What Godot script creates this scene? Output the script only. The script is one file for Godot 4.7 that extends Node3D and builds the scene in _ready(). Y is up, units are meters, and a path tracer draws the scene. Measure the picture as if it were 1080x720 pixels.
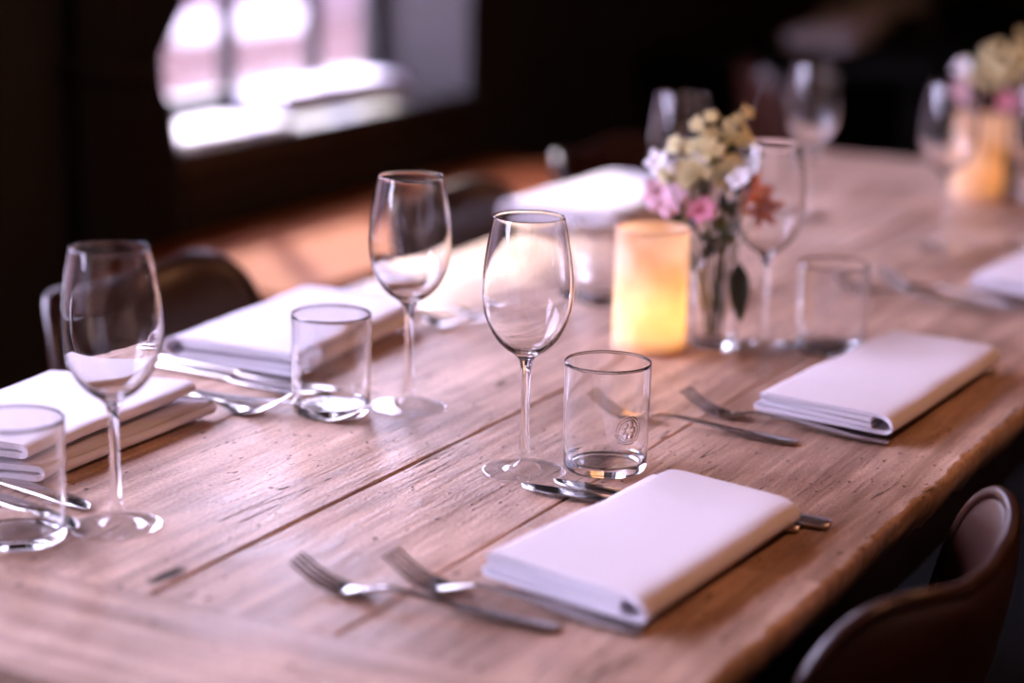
extends Node3D

const TOP := 0.76          # height of the table top
var M := {}                # materials
var taken := {}            # names in use at top level
var rng := RandomNumberGenerator.new()

func _ready() -> void:
	rng.seed = 7
	setup_view()
	make_materials()
	build_room()
	build_outside()
	build_table()
	build_far_table()
	build_chairs()
	build_cabinet()
	build_place_settings()
	build_glassware()
	build_candles()
	build_bouquets()
	build_lamps()

# ------------------------------------------------------------------ camera, sky, sun, exposure
func setup_view() -> void:
	var cam := Camera3D.new()
	cam.name = "camera"
	add_child(cam)
	var at := CameraAttributesPhysical.new()
	at.frustum_focal_length = 72.757
	at.frustum_focus_distance = 1.68
	at.frustum_near = 0.05
	at.frustum_far = 200.0
	at.exposure_aperture = 1.95
	cam.attributes = at
	var r := Vector3(0.88286, 0.01982, -0.46922).normalized()
	var w := Vector3(-0.45119, -0.23807, -0.86009)
	w = (w - r * w.dot(r)).normalized()
	cam.transform = Transform3D(Basis(r, r.cross(w), -w), Vector3(0.835, 1.2671, 0.0))
	cam.current = true
	var env := Environment.new()
	env.tonemap_mode = Environment.TONE_MAPPER_LINEAR
	env.tonemap_exposure = 1.15
	env.background_mode = Environment.BG_SKY
	var sky := Sky.new()
	var sm := ProceduralSkyMaterial.new()
	sm.sky_top_color = Color(0.83, 0.81, 0.98)
	sm.sky_horizon_color = Color(0.91, 0.875, 0.99)
	sm.ground_horizon_color = Color(0.45, 0.40, 0.40)
	sm.ground_bottom_color = Color(0.30, 0.26, 0.25)
	sm.sky_energy_multiplier = 3.9
	sm.ground_energy_multiplier = 1.0
	sky.sky_material = sm
	env.sky = sky
	env.sdfgi_enabled = true
	env.ssao_enabled = true
	env.ssil_enabled = true
	var we := WorldEnvironment.new()
	we.name = "world_environment"
	we.environment = env
	add_child(we)
	var sun := DirectionalLight3D.new()
	sun.name = "sun"
	sun.light_color = Color(1.0, 0.95, 0.90)
	sun.light_energy = 3.6
	sun.light_angular_distance = 2.5
	sun.shadow_enabled = true
	sun.sky_mode = DirectionalLight3D.SKY_MODE_LIGHT_ONLY
	add_child(sun)
	var d := Vector3(1.06, -1.18, 1.10)
	sun.look_at_from_position(Vector3.ZERO, d, Vector3.UP)

# ------------------------------------------------------------------ naming helpers
func numbered(called: String) -> String:
	if not taken.has(called):
		taken[called] = 0
		return called
	taken[called] += 1
	return "%s_%03d" % [called, taken[called]]

func thing(called: String, label: String, category: String, at := Vector3.ZERO, turn := 0.0, group := "") -> Node3D:
	var o := Node3D.new()
	o.name = numbered(called)
	add_child(o)
	o.position = at
	o.rotation.y = turn
	mark(o, label, category, group)
	return o

func mark(o: Node, label: String, category: String, group := "") -> void:
	o.set_meta("label", label)
	o.set_meta("category", category)
	if group != "":
		o.set_meta("group", group)

func part(parent: Node3D, called: String, mesh: Mesh, mat: Material, at := Vector3.ZERO, label := "") -> MeshInstance3D:
	var o := MeshInstance3D.new()
	o.name = called
	o.mesh = mesh
	o.material_override = mat
	o.position = at
	o.cast_shadow = GeometryInstance3D.SHADOW_CASTING_SETTING_ON
	parent.add_child(o, true)
	if label != "":
		o.set_meta("label", label)
	return o

func struct(called: String, mesh: Mesh, mat: Material, label: String, category: String) -> MeshInstance3D:
	var o := part(self, numbered(called), mesh, mat)
	o.set_meta("kind", "structure")
	mark(o, label, category)
	return o

func copy_of(src: Node3D, at: Vector3, turn: float, label: String) -> Node3D:
	var base: String = String(src.name)
	var c: Node3D = src.duplicate()
	c.name = numbered(base)
	add_child(c)
	c.position = at
	c.rotation.y = turn
	c.set_meta("label", label)
	return c

# ------------------------------------------------------------------ mesh helpers
func begin() -> SurfaceTool:
	var st := SurfaceTool.new()
	st.begin(Mesh.PRIMITIVE_TRIANGLES)
	return st

func done(st: SurfaceTool) -> ArrayMesh:
	st.generate_normals()
	return st.commit()

# rows of points; the face looks along (next row) x (next column)
func grid(st: SurfaceTool, rows: Array, closed := false, group := 0, flip := false, uv = null) -> void:
	st.set_smooth_group(group)
	var n: int = rows[0].size()
	var last: int = n if closed else n - 1
	for i in rows.size() - 1:
		var p: PackedVector3Array = rows[i]
		var q: PackedVector3Array = rows[i + 1]
		for j in last:
			var k: int = (j + 1) % n
			if flip:
				tri(st, p[j], q[j], p[k], uv)
				tri(st, q[j], q[k], p[k], uv)
			else:
				tri(st, p[j], p[k], q[j], uv)
				tri(st, q[j], p[k], q[k], uv)

func tri(st: SurfaceTool, a: Vector3, b: Vector3, c: Vector3, uv = null) -> void:
	if a.is_equal_approx(b) or b.is_equal_approx(c) or a.is_equal_approx(c):
		return
	for v in [a, b, c]:
		if uv != null:
			st.set_uv(uv.call(v))
		st.add_vertex(v)

# a flat fan that looks along n
func cap(st: SurfaceTool, ring: PackedVector3Array, n: Vector3, group := -1, uv = null) -> void:
	st.set_smooth_group(group)
	var c := Vector3.ZERO
	for v in ring:
		c += v
	c /= ring.size()
	for j in ring.size():
		var a := ring[j]
		var b := ring[(j + 1) % ring.size()]
		if (b - c).cross(a - c).dot(n) > 0.0:
			tri(st, c, a, b, uv)
		else:
			tri(st, c, b, a, uv)

func smooth(p: PackedVector2Array, n: int) -> PackedVector2Array:
	var out := PackedVector2Array()
	for i in p.size() - 1:
		var a: Vector2 = p[maxi(i - 1, 0)]
		var d: Vector2 = p[mini(i + 2, p.size() - 1)]
		for k in n:
			out.append(p[i].cubic_interpolate(p[i + 1], a, d, float(k) / n))
	out.append(p[p.size() - 1])
	return out

func smooth3(p: PackedVector3Array, n: int) -> PackedVector3Array:
	var out := PackedVector3Array()
	for i in p.size() - 1:
		var a: Vector3 = p[maxi(i - 1, 0)]
		var d: Vector3 = p[mini(i + 2, p.size() - 1)]
		for k in n:
			out.append(p[i].cubic_interpolate(p[i + 1], a, d, float(k) / n))
	out.append(p[p.size() - 1])
	return out

func lathe(st: SurfaceTool, prof: PackedVector2Array, seg := 48, group := 0) -> void:
	var rows := []
	for q in prof:
		var row := PackedVector3Array()
		for j in seg:
			var a := TAU * j / seg
			row.append(Vector3(q.x * cos(a), q.y, q.x * sin(a)))
		rows.append(row)
	grid(st, rows, true, group)

func lathe_mesh(prof: PackedVector2Array, seg := 48) -> ArrayMesh:
	var st := begin()
	lathe(st, prof, seg)
	return done(st)

func tube(st: SurfaceTool, path: PackedVector3Array, radii: PackedFloat32Array, seg := 10, caps := true) -> void:
	var rows := []
	var side := Vector3.ZERO
	for i in path.size():
		var t := (path[mini(i + 1, path.size() - 1)] - path[maxi(i - 1, 0)]).normalized()
		if side == Vector3.ZERO:
			side = t.cross(Vector3.UP if absf(t.y) < 0.9 else Vector3.RIGHT).normalized()
		side = (side - t * side.dot(t)).normalized()
		var up := side.cross(t)
		var rad: float = radii[mini(i, radii.size() - 1)]
		var row := PackedVector3Array()
		for j in seg:
			var a := TAU * j / seg
			row.append(path[i] + (side * cos(a) + up * sin(a)) * rad)
		rows.append(row)
	grid(st, rows, true, 0, true)
	if caps:
		cap(st, rows[0], path[0] - path[1])
		cap(st, rows[-1], path[-1] - path[-2])

func tube_mesh(path: PackedVector3Array, radii: PackedFloat32Array, seg := 10) -> ArrayMesh:
	var st := begin()
	tube(st, path, radii, seg)
	return done(st)

# a box with chamfered edges from a to b
func box(st: SurfaceTool, a: Vector3, b: Vector3, ch := 0.004, uv = null) -> void:
	var c := (a + b) / 2.0
	var h := (b - a).abs() / 2.0
	ch = minf(ch, minf(h.x, minf(h.y, h.z)) * 0.9)
	var k := h - Vector3(ch, ch, ch)
	var pt := func(sx: int, sy: int, sz: int, ax: int) -> Vector3:
		var v := Vector3(sx * k.x, sy * k.y, sz * k.z)
		v[ax] = [sx * h.x, sy * h.y, sz * h.z][ax]
		return c + v
	st.set_smooth_group(-1)
	for ax in 3:
		for s in [-1, 1]:
			var n := Vector3.ZERO
			n[ax] = s
			var u: int = (ax + 1) % 3
			var w: int = (ax + 2) % 3
			var ring := PackedVector3Array()
			for q in [[-1, -1], [1, -1], [1, 1], [-1, 1]]:
				var sg := [0, 0, 0]
				sg[ax] = s
				sg[u] = q[0]
				sg[w] = q[1]
				ring.append(pt.call(sg[0], sg[1], sg[2], ax))
			quad(st, ring, n, uv)
	for ax in 3:
		var u: int = (ax + 1) % 3
		var w: int = (ax + 2) % 3
		for su in [-1, 1]:
			for sw in [-1, 1]:
				var lo := [0, 0, 0]
				lo[ax] = -1
				lo[u] = su
				lo[w] = sw
				var hi := lo.duplicate()
				hi[ax] = 1
				var n := Vector3.ZERO
				n[u] = su
				n[w] = sw
				quad(st, PackedVector3Array([pt.call(lo[0], lo[1], lo[2], u), pt.call(hi[0], hi[1], hi[2], u), pt.call(hi[0], hi[1], hi[2], w), pt.call(lo[0], lo[1], lo[2], w)]), n, uv)
	for sx in [-1, 1]:
		for sy in [-1, 1]:
			for sz in [-1, 1]:
				var q := [pt.call(sx, sy, sz, 0), pt.call(sx, sy, sz, 1), pt.call(sx, sy, sz, 2)]
				face(st, q[0], q[1], q[2], Vector3(sx, sy, sz), uv)

func face(st: SurfaceTool, a: Vector3, b: Vector3, c: Vector3, n: Vector3, uv = null) -> void:
	if (c - a).cross(b - a).dot(n) > 0.0:
		tri(st, a, b, c, uv)
	else:
		tri(st, a, c, b, uv)

func quad(st: SurfaceTool, r: PackedVector3Array, n: Vector3, uv = null) -> void:
	face(st, r[0], r[1], r[2], n, uv)
	face(st, r[0], r[2], r[3], n, uv)

func box_mesh(a: Vector3, b: Vector3, ch := 0.004) -> ArrayMesh:
	var st := begin()
	box(st, a, b, ch)
	return done(st)

# a flat bar swept along stations [position, half width (along z), half thickness]
func bar(st: SurfaceTool, sta: Array) -> void:
	var rows := []
	for i in sta.size():
		var p: Vector3 = sta[i][0]
		var t: Vector3 = (sta[mini(i + 1, sta.size() - 1)][0] - sta[maxi(i - 1, 0)][0]).normalized()
		var side := Vector3(-t.z, 0, t.x).normalized()
		var up := side.cross(t)
		if up.y < 0.0:
			up = -up
		var w: float = sta[i][1]
		var h: float = sta[i][2]
		var row := PackedVector3Array()
		for q in [[-1.0, -0.3], [-1.0, 0.3], [-0.72, 1.0], [0.72, 1.0], [1.0, 0.3], [1.0, -0.3], [0.72, -1.0], [-0.72, -1.0]]:
			row.append(p + side * (w * q[0]) + up * (h * q[1]))
		rows.append(row)
	grid(st, rows, true, 0, true)
	cap(st, rows[0], sta[0][0] - sta[1][0])
	cap(st, rows[-1], sta[-1][0] - sta[-2][0])

# a cushion-like shell: outline(angle) and height map(a, b), thickness t
func pillow(half_a: float, half_b: float, power: float, bend: Callable, t: float, nrho := 9, nphi := 56) -> ArrayMesh:
	var rows := []
	for side in [1.0, -1.0]:
		for i in nrho:
			var u: float = float(i) / (nrho - 1)
			var rho: float = sin(u * PI / 2.0) if side > 0.0 else cos(u * PI / 2.0)
			var off: float = side * t * pow(maxf(0.0, 1.0 - pow(rho, 6.0)), 0.5)
			if side < 0.0 and i == 0:
				continue
			var row := PackedVector3Array()
			for j in nphi:
				var a := TAU * j / nphi
				var ca := cos(a)
				var sa := sin(a)
				var x: float = half_a * rho * signf(ca) * pow(absf(ca), 2.0 / power)
				var y: float = half_b * rho * signf(sa) * pow(absf(sa), 2.0 / power)
				row.append(bend.call(x, y, off))
			rows.append(row)
	var st := begin()
	grid(st, rows, true, 0, false)
	return done(st)

# ------------------------------------------------------------------ materials
func mat(called: String, c: Color, rough := 0.6, metal := 0.0) -> StandardMaterial3D:
	var m := StandardMaterial3D.new()
	m.resource_name = called
	m.albedo_color = c
	m.roughness = rough
	m.metallic = metal
	M[called] = m
	return m

func noise_bytes(w: int, h: int, sw: int, sh: int, freq: float, seed_: int, octaves := 4, kind := FastNoiseLite.TYPE_SIMPLEX_SMOOTH) -> PackedByteArray:
	var n := FastNoiseLite.new()
	n.seed = seed_
	n.noise_type = kind
	n.frequency = freq
	n.fractal_octaves = octaves
	var im := n.get_image(sw, sh, false, false, true)
	im.convert(Image.FORMAT_L8)
	if sw != w or sh != h:
		im.resize(w, h, Image.INTERPOLATE_CUBIC)
	return im.get_data()

func noise_tex(w: int, freq: float, seed_: int, lo: Color, hi: Color, octaves := 4) -> ImageTexture:
	var b := noise_bytes(w, w, w, w, freq, seed_, octaves)
	var out := PackedByteArray()
	out.resize(w * w * 3)
	for i in w * w:
		var c := lo.lerp(hi, b[i] / 255.0)
		out[i * 3] = int(c.r * 255.0)
		out[i * 3 + 1] = int(c.g * 255.0)
		out[i * 3 + 2] = int(c.b * 255.0)
	return ImageTexture.create_from_image(Image.create_from_data(w, w, false, Image.FORMAT_RGB8, out))

func make_materials() -> void:
	mat("dark_wall", Color(0.06, 0.058, 0.045), 0.8)
	mat("ceiling_paint", Color(0.66, 0.60, 0.55), 0.9)
	mat("warm_wall", Color(0.56, 0.46, 0.38), 0.9)
	mat("dark_frame", Color(0.07, 0.065, 0.06), 0.45)
	mat("black_paint", Color(0.045, 0.042, 0.036), 0.8).metallic_specular = 0.2
	mat("sill_wood", Color(0.13, 0.11, 0.09), 0.4)
	mat("reveal_paint", Color(0.22, 0.195, 0.195), 0.7)
	mat("curtain", Color(0.045, 0.04, 0.035), 0.95)
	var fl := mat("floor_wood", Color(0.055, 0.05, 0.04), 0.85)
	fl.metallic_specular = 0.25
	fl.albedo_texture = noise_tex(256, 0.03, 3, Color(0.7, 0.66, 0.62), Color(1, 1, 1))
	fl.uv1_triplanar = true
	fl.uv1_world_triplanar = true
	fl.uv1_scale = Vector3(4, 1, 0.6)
	var pv := mat("street_paving", Color(0.34, 0.265, 0.25), 0.9)
	pv.metallic_specular = 0.1
	pv.albedo_texture = noise_tex(256, 0.06, 5, Color(0.75, 0.75, 0.75), Color(1, 1, 1))
	pv.uv1_triplanar = true
	pv.uv1_world_triplanar = true
	pv.uv1_scale = Vector3(0.8, 0.8, 0.8)
	mat("gutter", Color(0.16, 0.13, 0.125), 0.9).metallic_specular = 0.1
	mat("facade_paint", Color(0.36, 0.30, 0.31), 0.9).metallic_specular = 0.1
	mat("pale_stone", Color(0.70, 0.67, 0.66), 0.9)
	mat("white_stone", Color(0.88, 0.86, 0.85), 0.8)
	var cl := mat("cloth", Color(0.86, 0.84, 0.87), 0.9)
	var weave := noise_tex(256, 0.35, 21, Color(0.35, 0.35, 0.35), Color(0.65, 0.65, 0.65), 2)
	cl.heightmap_enabled = true
	cl.heightmap_texture = weave
	cl.heightmap_scale = 0.03
	cl.uv1_triplanar = true
	cl.uv1_scale = Vector3(9, 9, 9)
	cl.rim_enabled = true
	cl.rim = 0.25
	var g := mat("glass", Color(1, 1, 1, 0.0), 0.0)
	g.transparency = BaseMaterial3D.TRANSPARENCY_ALPHA
	g.refraction_enabled = true
	g.refraction_scale = 0.05
	var fg := mat("foot_glass", Color(1, 1, 1, 0.02), 0.0)
	fg.transparency = BaseMaterial3D.TRANSPARENCY_ALPHA
	var pane := mat("pane", Color(1, 1, 1, 0.03), 0.0)
	pane.transparency = BaseMaterial3D.TRANSPARENCY_ALPHA
	mat("steel", Color(0.78, 0.75, 0.73), 0.17, 1.0)
	mat("chair_leg", Color(0.05, 0.045, 0.04), 0.35, 0.6)
	var le := mat("leather", Color(0.215, 0.105, 0.07), 0.32)
	le.albedo_texture = noise_tex(256, 0.02, 31, Color(0.72, 0.68, 0.66), Color(1, 1, 1))
	le.heightmap_enabled = true
	le.heightmap_texture = noise_tex(256, 0.12, 32, Color(0.4, 0.4, 0.4), Color(0.6, 0.6, 0.6))
	le.heightmap_scale = 0.05
	le.uv1_triplanar = true
	le.uv1_scale = Vector3(5, 5, 5)
	var pw := mat("cabinet_wood", Color(0.575, 0.315, 0.155), 0.8)
	pw.metallic_specular = 0.3
	pw.albedo_texture = noise_tex(256, 0.03, 41, Color(0.84, 0.82, 0.80), Color(1, 1, 1))
	pw.uv1_triplanar = true
	pw.uv1_scale = Vector3(8, 1.2, 8)
	mat("dark_wood", Color(0.16, 0.10, 0.07), 0.5)
	# candle and holder
	var fr := mat("holder_glass", Color(0.97, 0.94, 0.90), 0.45)
	fr.backlight_enabled = true
	fr.backlight = Color(1.0, 0.93, 0.80)
	fr.albedo_texture = noise_tex(256, 0.012, 51, Color(0.93, 0.80, 0.66), Color(1, 1, 1), 2)
	fr.uv1_triplanar = true
	fr.uv1_scale = Vector3(7, 7, 7)
	mat("wax", Color(0.95, 0.92, 0.84), 0.5)
	mat("wick", Color(0.05, 0.04, 0.03), 0.9)
	mat("tin", Color(0.8, 0.79, 0.78), 0.3, 1.0)
	var fm := mat("flame", Color(1.0, 0.75, 0.4), 1.0)
	fm.emission_enabled = true
	fm.emission = Color(1.0, 0.62, 0.24)
	fm.emission_energy_multiplier = 6.0
	var bg := mat("bulb_glow", Color(1.0, 0.85, 0.65), 0.4)
	bg.emission_enabled = true
	bg.emission = Color(1.0, 0.66, 0.38)
	bg.emission_energy_multiplier = 12.0
	# flowers
	for q in [["petal_cream", Color(0.92, 0.885, 0.68)], ["petal_white", Color(0.92, 0.90, 0.90)], ["petal_pink", Color(0.78, 0.46, 0.53)], ["petal_pale_pink", Color(0.88, 0.70, 0.76)], ["petal_orange", Color(0.93, 0.47, 0.17)], ["petal_peach", Color(0.88, 0.62, 0.46)], ["leaf_dark", Color(0.10, 0.14, 0.06)], ["leaf_light", Color(0.36, 0.38, 0.17)], ["stem_green", Color(0.36, 0.40, 0.22)], ["twig_brown", Color(0.22, 0.12, 0.09)], ["pollen", Color(0.80, 0.62, 0.20)]]:
		var m := mat(q[0], q[1], 0.6)
		m.backlight_enabled = true
		m.backlight = Color(0.5, 0.5, 0.5)
	make_table_wood()

# worn oak: one plan of the whole top, x across (0.86 m) and z along (2.44 m), so every board has its own grain
func make_table_wood() -> void:
	var w := 1024
	var h := 2048
	var long_a := noise_bytes(w, h, w, 96, 0.035, 101, 5)
	var long_b := noise_bytes(w, h, w, 300, 0.11, 102, 4)
	var cross_a := noise_bytes(w, h, 64, h, 0.035, 103, 5)
	var blotch := noise_bytes(w, h, 256, 512, 0.018, 104, 4)
	var crack := noise_bytes(w, h, w, 160, 0.02, 105, 3)
	var gate := noise_bytes(w, h, 256, 512, 0.03, 106, 2)
	var pits := noise_bytes(w, h, w, 1500, 0.085, 107, 3)
	var fine := noise_bytes(w, h, w, 1024, 0.4, 108, 2)
	var edges := [0.228, 0.435, 0.585]
	var tone := [0.98, 1.0, 0.95, 0.90]
	var shift := [0, 613, 1291, 377]
	var col := PackedByteArray()
	col.resize(w * h * 3)
	var hgt := PackedByteArray()
	hgt.resize(w * h)
	var rgh := PackedByteArray()
	rgh.resize(w * h)
	for y in h:
		var zz: float = y * 2.44 / h          # from the far end
		var at_end: bool = zz < 0.17 or zz > 2.25
		for x in w:
			var xx: float = x * 0.86 / w
			var id: int = 0 if xx < edges[0] else (1 if xx < edges[1] else (2 if xx < edges[2] else 3))
			var i: int = y * w + x
			var k: int = ((y + int(shift[id])) % h) * w + x
			var ga: float = cross_a[i] / 255.0 if at_end else long_a[k] / 255.0
			var gb: float = cross_a[(i + 700001) % (w * h)] / 255.0 if at_end else long_b[k] / 255.0
			var bl: float = blotch[i] / 255.0
			var v: float = (ga - 0.5) * 0.34 + (gb - 0.5) * 0.22 + (bl - 0.5) * 0.34 + (fine[i] / 255.0 - 0.5) * 0.26
			var cr: float = 0.0
			if not at_end:
				var c: float = absf(crack[k] / 255.0 - 0.5)
				var gt: float = gate[i] / 255.0
				if c < 0.014 and gt > 0.53:
					cr = (1.0 - c / 0.014) * minf(1.0, (gt - 0.53) * 9.0)
			var pt: float = pits[k] / 255.0
			if pt < 0.22 and gate[k] > 95:
				cr = maxf(cr, minf(1.0, (0.22 - pt) * 9.0))
			# a dark knot beside the middle joint
			var kx: float = (xx - 0.426) / 0.0075
			var kz: float = (zz - 2.212) / 0.022
			var kd: float = kx * kx + kz * kz + (gb - 0.5) * 1.2
			if kd < 1.2:
				cr = maxf(cr, clampf((1.2 - kd) * 1.6, 0.0, 1.0))
			var lum: float = clampf((0.78 + v * 0.85) * tone[id], 0.15, 1.1)
			var r: float = lerpf(0.865 * lum + 0.05, 0.15, cr * 0.85)
			var gg: float = lerpf(0.79 * lum - (1.0 - lum) * 0.06, 0.115, cr * 0.85)
			var b: float = lerpf(0.71 * lum - (1.0 - lum) * 0.12, 0.085, cr * 0.85)
			col[i * 3] = int(clampf(r, 0.0, 1.0) * 255.0)
			col[i * 3 + 1] = int(clampf(gg, 0.0, 1.0) * 255.0)
			col[i * 3 + 2] = int(clampf(b, 0.0, 1.0) * 255.0)
			hgt[i] = int(clampf(0.62 + (gb - 0.5) * 0.5 + (ga - 0.5) * 0.3 + (fine[i] / 255.0 - 0.5) * 0.25 - cr * 0.5, 0.0, 1.0) * 255.0)
			rgh[i] = int(clampf(0.45 + (bl - 0.5) * 0.22 + (gb - 0.5) * 0.12 + cr * 0.4, 0.0, 1.0) * 255.0)
	var m := mat("table_wood", Color(1, 1, 1), 1.0)
	m.albedo_texture = ImageTexture.create_from_image(Image.create_from_data(w, h, false, Image.FORMAT_RGB8, col))
	m.roughness_texture = ImageTexture.create_from_image(Image.create_from_data(w, h, false, Image.FORMAT_L8, rgh))
	m.heightmap_enabled = true
	m.heightmap_texture = ImageTexture.create_from_image(Image.create_from_data(w, h, false, Image.FORMAT_L8, hgt))
	m.heightmap_scale = 0.10
	m.metallic_specular = 0.47

# ------------------------------------------------------------------ the room
func build_room() -> void:
	var st := begin()
	box(st, Vector3(-1.62, -0.1, -7.8), Vector3(3.6, 0.0, 1.9), 0.001)
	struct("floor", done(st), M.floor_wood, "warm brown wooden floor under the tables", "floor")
	struct("ceiling", box_mesh(Vector3(-1.62, 2.7, -7.8), Vector3(3.6, 2.85, 1.9), 0.001), M.ceiling_paint, "plain ceiling above the dining room", "ceiling")
	struct("wall_far", box_mesh(Vector3(-1.62, 0, -7.8), Vector3(3.6, 2.7, -7.6), 0.001), M.dark_wall, "near black wall at the far end of the room", "wall")
	struct("wall_right", box_mesh(Vector3(3.4, 0, -7.6), Vector3(3.6, 2.7, 1.7), 0.001), M.warm_wall, "warm beige wall on the side away from the window", "wall")
	struct("wall_near", box_mesh(Vector3(-1.62, 0, 1.7), Vector3(3.6, 2.7, 1.9), 0.001), M.warm_wall, "warm beige wall behind the viewer", "wall")
	# the window wall, with two openings
	st = begin()
	var a := -1.62
	var b := -1.36
	box(st, Vector3(a, 0, -7.6), Vector3(b, 2.7, -3.97), 0.001)
	box(st, Vector3(a, 0, -3.97), Vector3(b, 0.68, -2.79), 0.001)
	box(st, Vector3(a, 2.3, -3.97), Vector3(b, 2.7, -2.79), 0.001)
	box(st, Vector3(a, 0, -2.79), Vector3(b, 2.7, -2.20), 0.001)
	for q in [[-2.20, -0.40], [-0.15, 1.35]]:
		box(st, Vector3(a, 0, q[0]), Vector3(b, 0.68, q[1]), 0.001)
		box(st, Vector3(a, 2.3, q[0]), Vector3(b, 2.7, q[1]), 0.001)
	box(st, Vector3(a, 0, -0.40), Vector3(b, 2.7, -0.15), 0.001)
	box(st, Vector3(a, 0, 1.35), Vector3(b, 2.7, 1.7), 0.001)
	struct("wall_left", done(st), M.dark_wall, "near black wall with the window beside the long table", "wall")
	window_unit("window_1", -3.97, -2.79, [-3.70, -3.39, -3.08], "tall window with dark glazing bars over the wooden bench")
	window_unit("window_3", -0.15, 1.35, [0.23, 0.60, 0.98], "added unseen tall window with dark glazing bars behind the viewer's shoulder")  # unseen window, added to bring more skylight onto the table
	window_unit("window_2", -2.20, -0.40, [-1.75, -1.30, -0.85], "tall window with dark glazing bars beside the nearest wine glass")
	# reveals are painted grey
	for q in [["trim_1", -3.97, 0.012], ["trim_2", -2.79, -0.012]]:
		struct(q[0], box_mesh(Vector3(a + 0.05, 0.72, q[1]), Vector3(b - 0.004, 2.296, q[1] + q[2]), 0.001), M.reveal_paint, "grey painted reveal at the %s side of the window" % ("far" if q[2] > 0 else "near"), "window reveal")
	# sunlight on the sill, put in as added white stacks
	var p := thing("sunlit_sill_patch", "added flat white stack standing in for sunlight on the dark window sill beside the curtain", "sill_patch", Vector3(-1.42, 0.722, -3.06))
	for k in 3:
		part(p, "patch_sheet", box_mesh(Vector3(-0.10, 0.004 * k, -0.20 + 0.008 * k), Vector3(0.075 - 0.004 * k, 0.004 * k + 0.0036, 0.24 - 0.008 * k), 0.001), M.white_stone)
	p = thing("bright_sill_patch", "added white stack standing in for a bright patch on the window sill against the glazing bars", "sill patch", Vector3(-1.51, 0.722, -3.62))  # added white layers stand in for the second bright patch by the glazing
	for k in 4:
		part(p, "patch_layer", box_mesh(Vector3(-0.062, 0.010 * k, -0.24 + 0.006 * k), Vector3(0.058 - 0.004 * k, 0.010 * k + 0.0096, 0.25 - 0.006 * k), 0.003), M.cloth)
	# curtain tied back at the near side of the window
	st = begin()
	var rows := []
	for i in 34:
		var y: float = 2.34 - i * (2.34 - 0.575) / 33.0
		var d: float = y - 0.88
		var far: float = -2.80 - (0.17 * (1.0 - exp(-d * 7.0)) + 0.01 * d if d > 0.0 else 0.075 * (1.0 - exp(d * 8.0)))
		var near := -2.60
		var row := PackedVector3Array()
		for j in 41:
			var u := j / 40.0
			row.append(Vector3(-1.322 + 0.022 * sin(u * 42.0) * (1.0 if d > 0.08 or d < -0.08 else 0.6), y, lerpf(near, far, u)))
		rows.append(row)
	var back := []
	for row in rows:
		var r2 := PackedVector3Array()
		for v in row:
			r2.append(v + Vector3(-0.004, 0, 0))
		back.append(r2)
	grid(st, rows, false, 0, false)
	grid(st, back, false, 0, true)
	var cu := thing("curtain", "black curtain tied back at the edge of the window", "curtain")
	part(cu, "cloth", done(st), M.curtain)
	st = begin()
	tube(st, smooth3(PackedVector3Array([Vector3(-1.355, 0.90, -2.59), Vector3(-1.285, 0.885, -2.62), Vector3(-1.285, 0.875, -2.76), Vector3(-1.345, 0.88, -2.81)]), 6), PackedFloat32Array([0.008]), 8)
	part(cu, "tie_back", done(st), M.curtain)

func window_unit(called: String, z0: float, z1: float, bars: Array, label: String) -> void:
	var n := thing(called, label, "window")
	n.set_meta("kind", "structure")
	var x := -1.60
	part(n, "window_sill", box_mesh(Vector3(-1.615, 0.68, z0 + 0.001), Vector3(-1.335, 0.72, z1 - 0.001), 0.004), M.sill_wood)
	part(n, "outer_ledge", box_mesh(Vector3(-1.79, 0.66, z0 - 0.05), Vector3(-1.622, 0.70, z1 + 0.05), 0.004), M.white_stone)
	var st := begin()
	box(st, Vector3(x - 0.02, 0.72, z0), Vector3(x + 0.02, 0.76, z1), 0.004)
	box(st, Vector3(x - 0.02, 2.25, z0), Vector3(x + 0.02, 2.30, z1), 0.004)
	box(st, Vector3(x - 0.02, 0.76, z0), Vector3(x + 0.02, 2.25, z0 + 0.05), 0.004)
	box(st, Vector3(x - 0.02, 0.76, z1 - 0.05), Vector3(x + 0.02, 2.25, z1), 0.004)
	part(n, "window_frame", done(st), M.dark_frame)
	var lims := [z0 + 0.05]
	for q in bars:
		part(n, "glazing_bar", box_mesh(Vector3(x - 0.015, 0.76, q - 0.014), Vector3(x + 0.015, 2.25, q + 0.014), 0.003), M.dark_frame)
		lims.append(q)
	lims.append(z1 - 0.05)
	for k in lims.size() - 1:
		part(n, "pane", box_mesh(Vector3(x - 0.002, 0.755, lims[k]), Vector3(x + 0.002, 2.255, lims[k + 1]), 0.0005), M.pane)

func build_outside() -> void:
	struct("street", box_mesh(Vector3(-20, -0.25, -30), Vector3(-1.9, -0.02, 20), 0.001), M.street_paving, "pinkish paved street outside the window", "street")
	struct("street_gutter", box_mesh(Vector3(-5.25, -0.03, -30), Vector3(-5.0, -0.012, 20), 0.001), M.gutter, "dark gutter line along the paved street", "street gutter")
	struct("exterior_step", box_mesh(Vector3(-7.29, -0.02, -12.0), Vector3(-7.02, 0.07, -10.45), 0.01), M.pale_stone, "bright white stone doorstep across the street", "step")
	struct("exterior_wall", box_mesh(Vector3(-7.6, -0.02, -30), Vector3(-7.3, 2.3, 20), 0.01), M.facade_paint, "pinkish wall across the street", "wall")

# ------------------------------------------------------------------ the long table
func wood_uv(v: Vector3) -> Vector2:
	return Vector2((v.x + 0.435 + (TOP - v.y) * 0.6) / 0.86, (v.z + 3.31) / 2.44)

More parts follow.
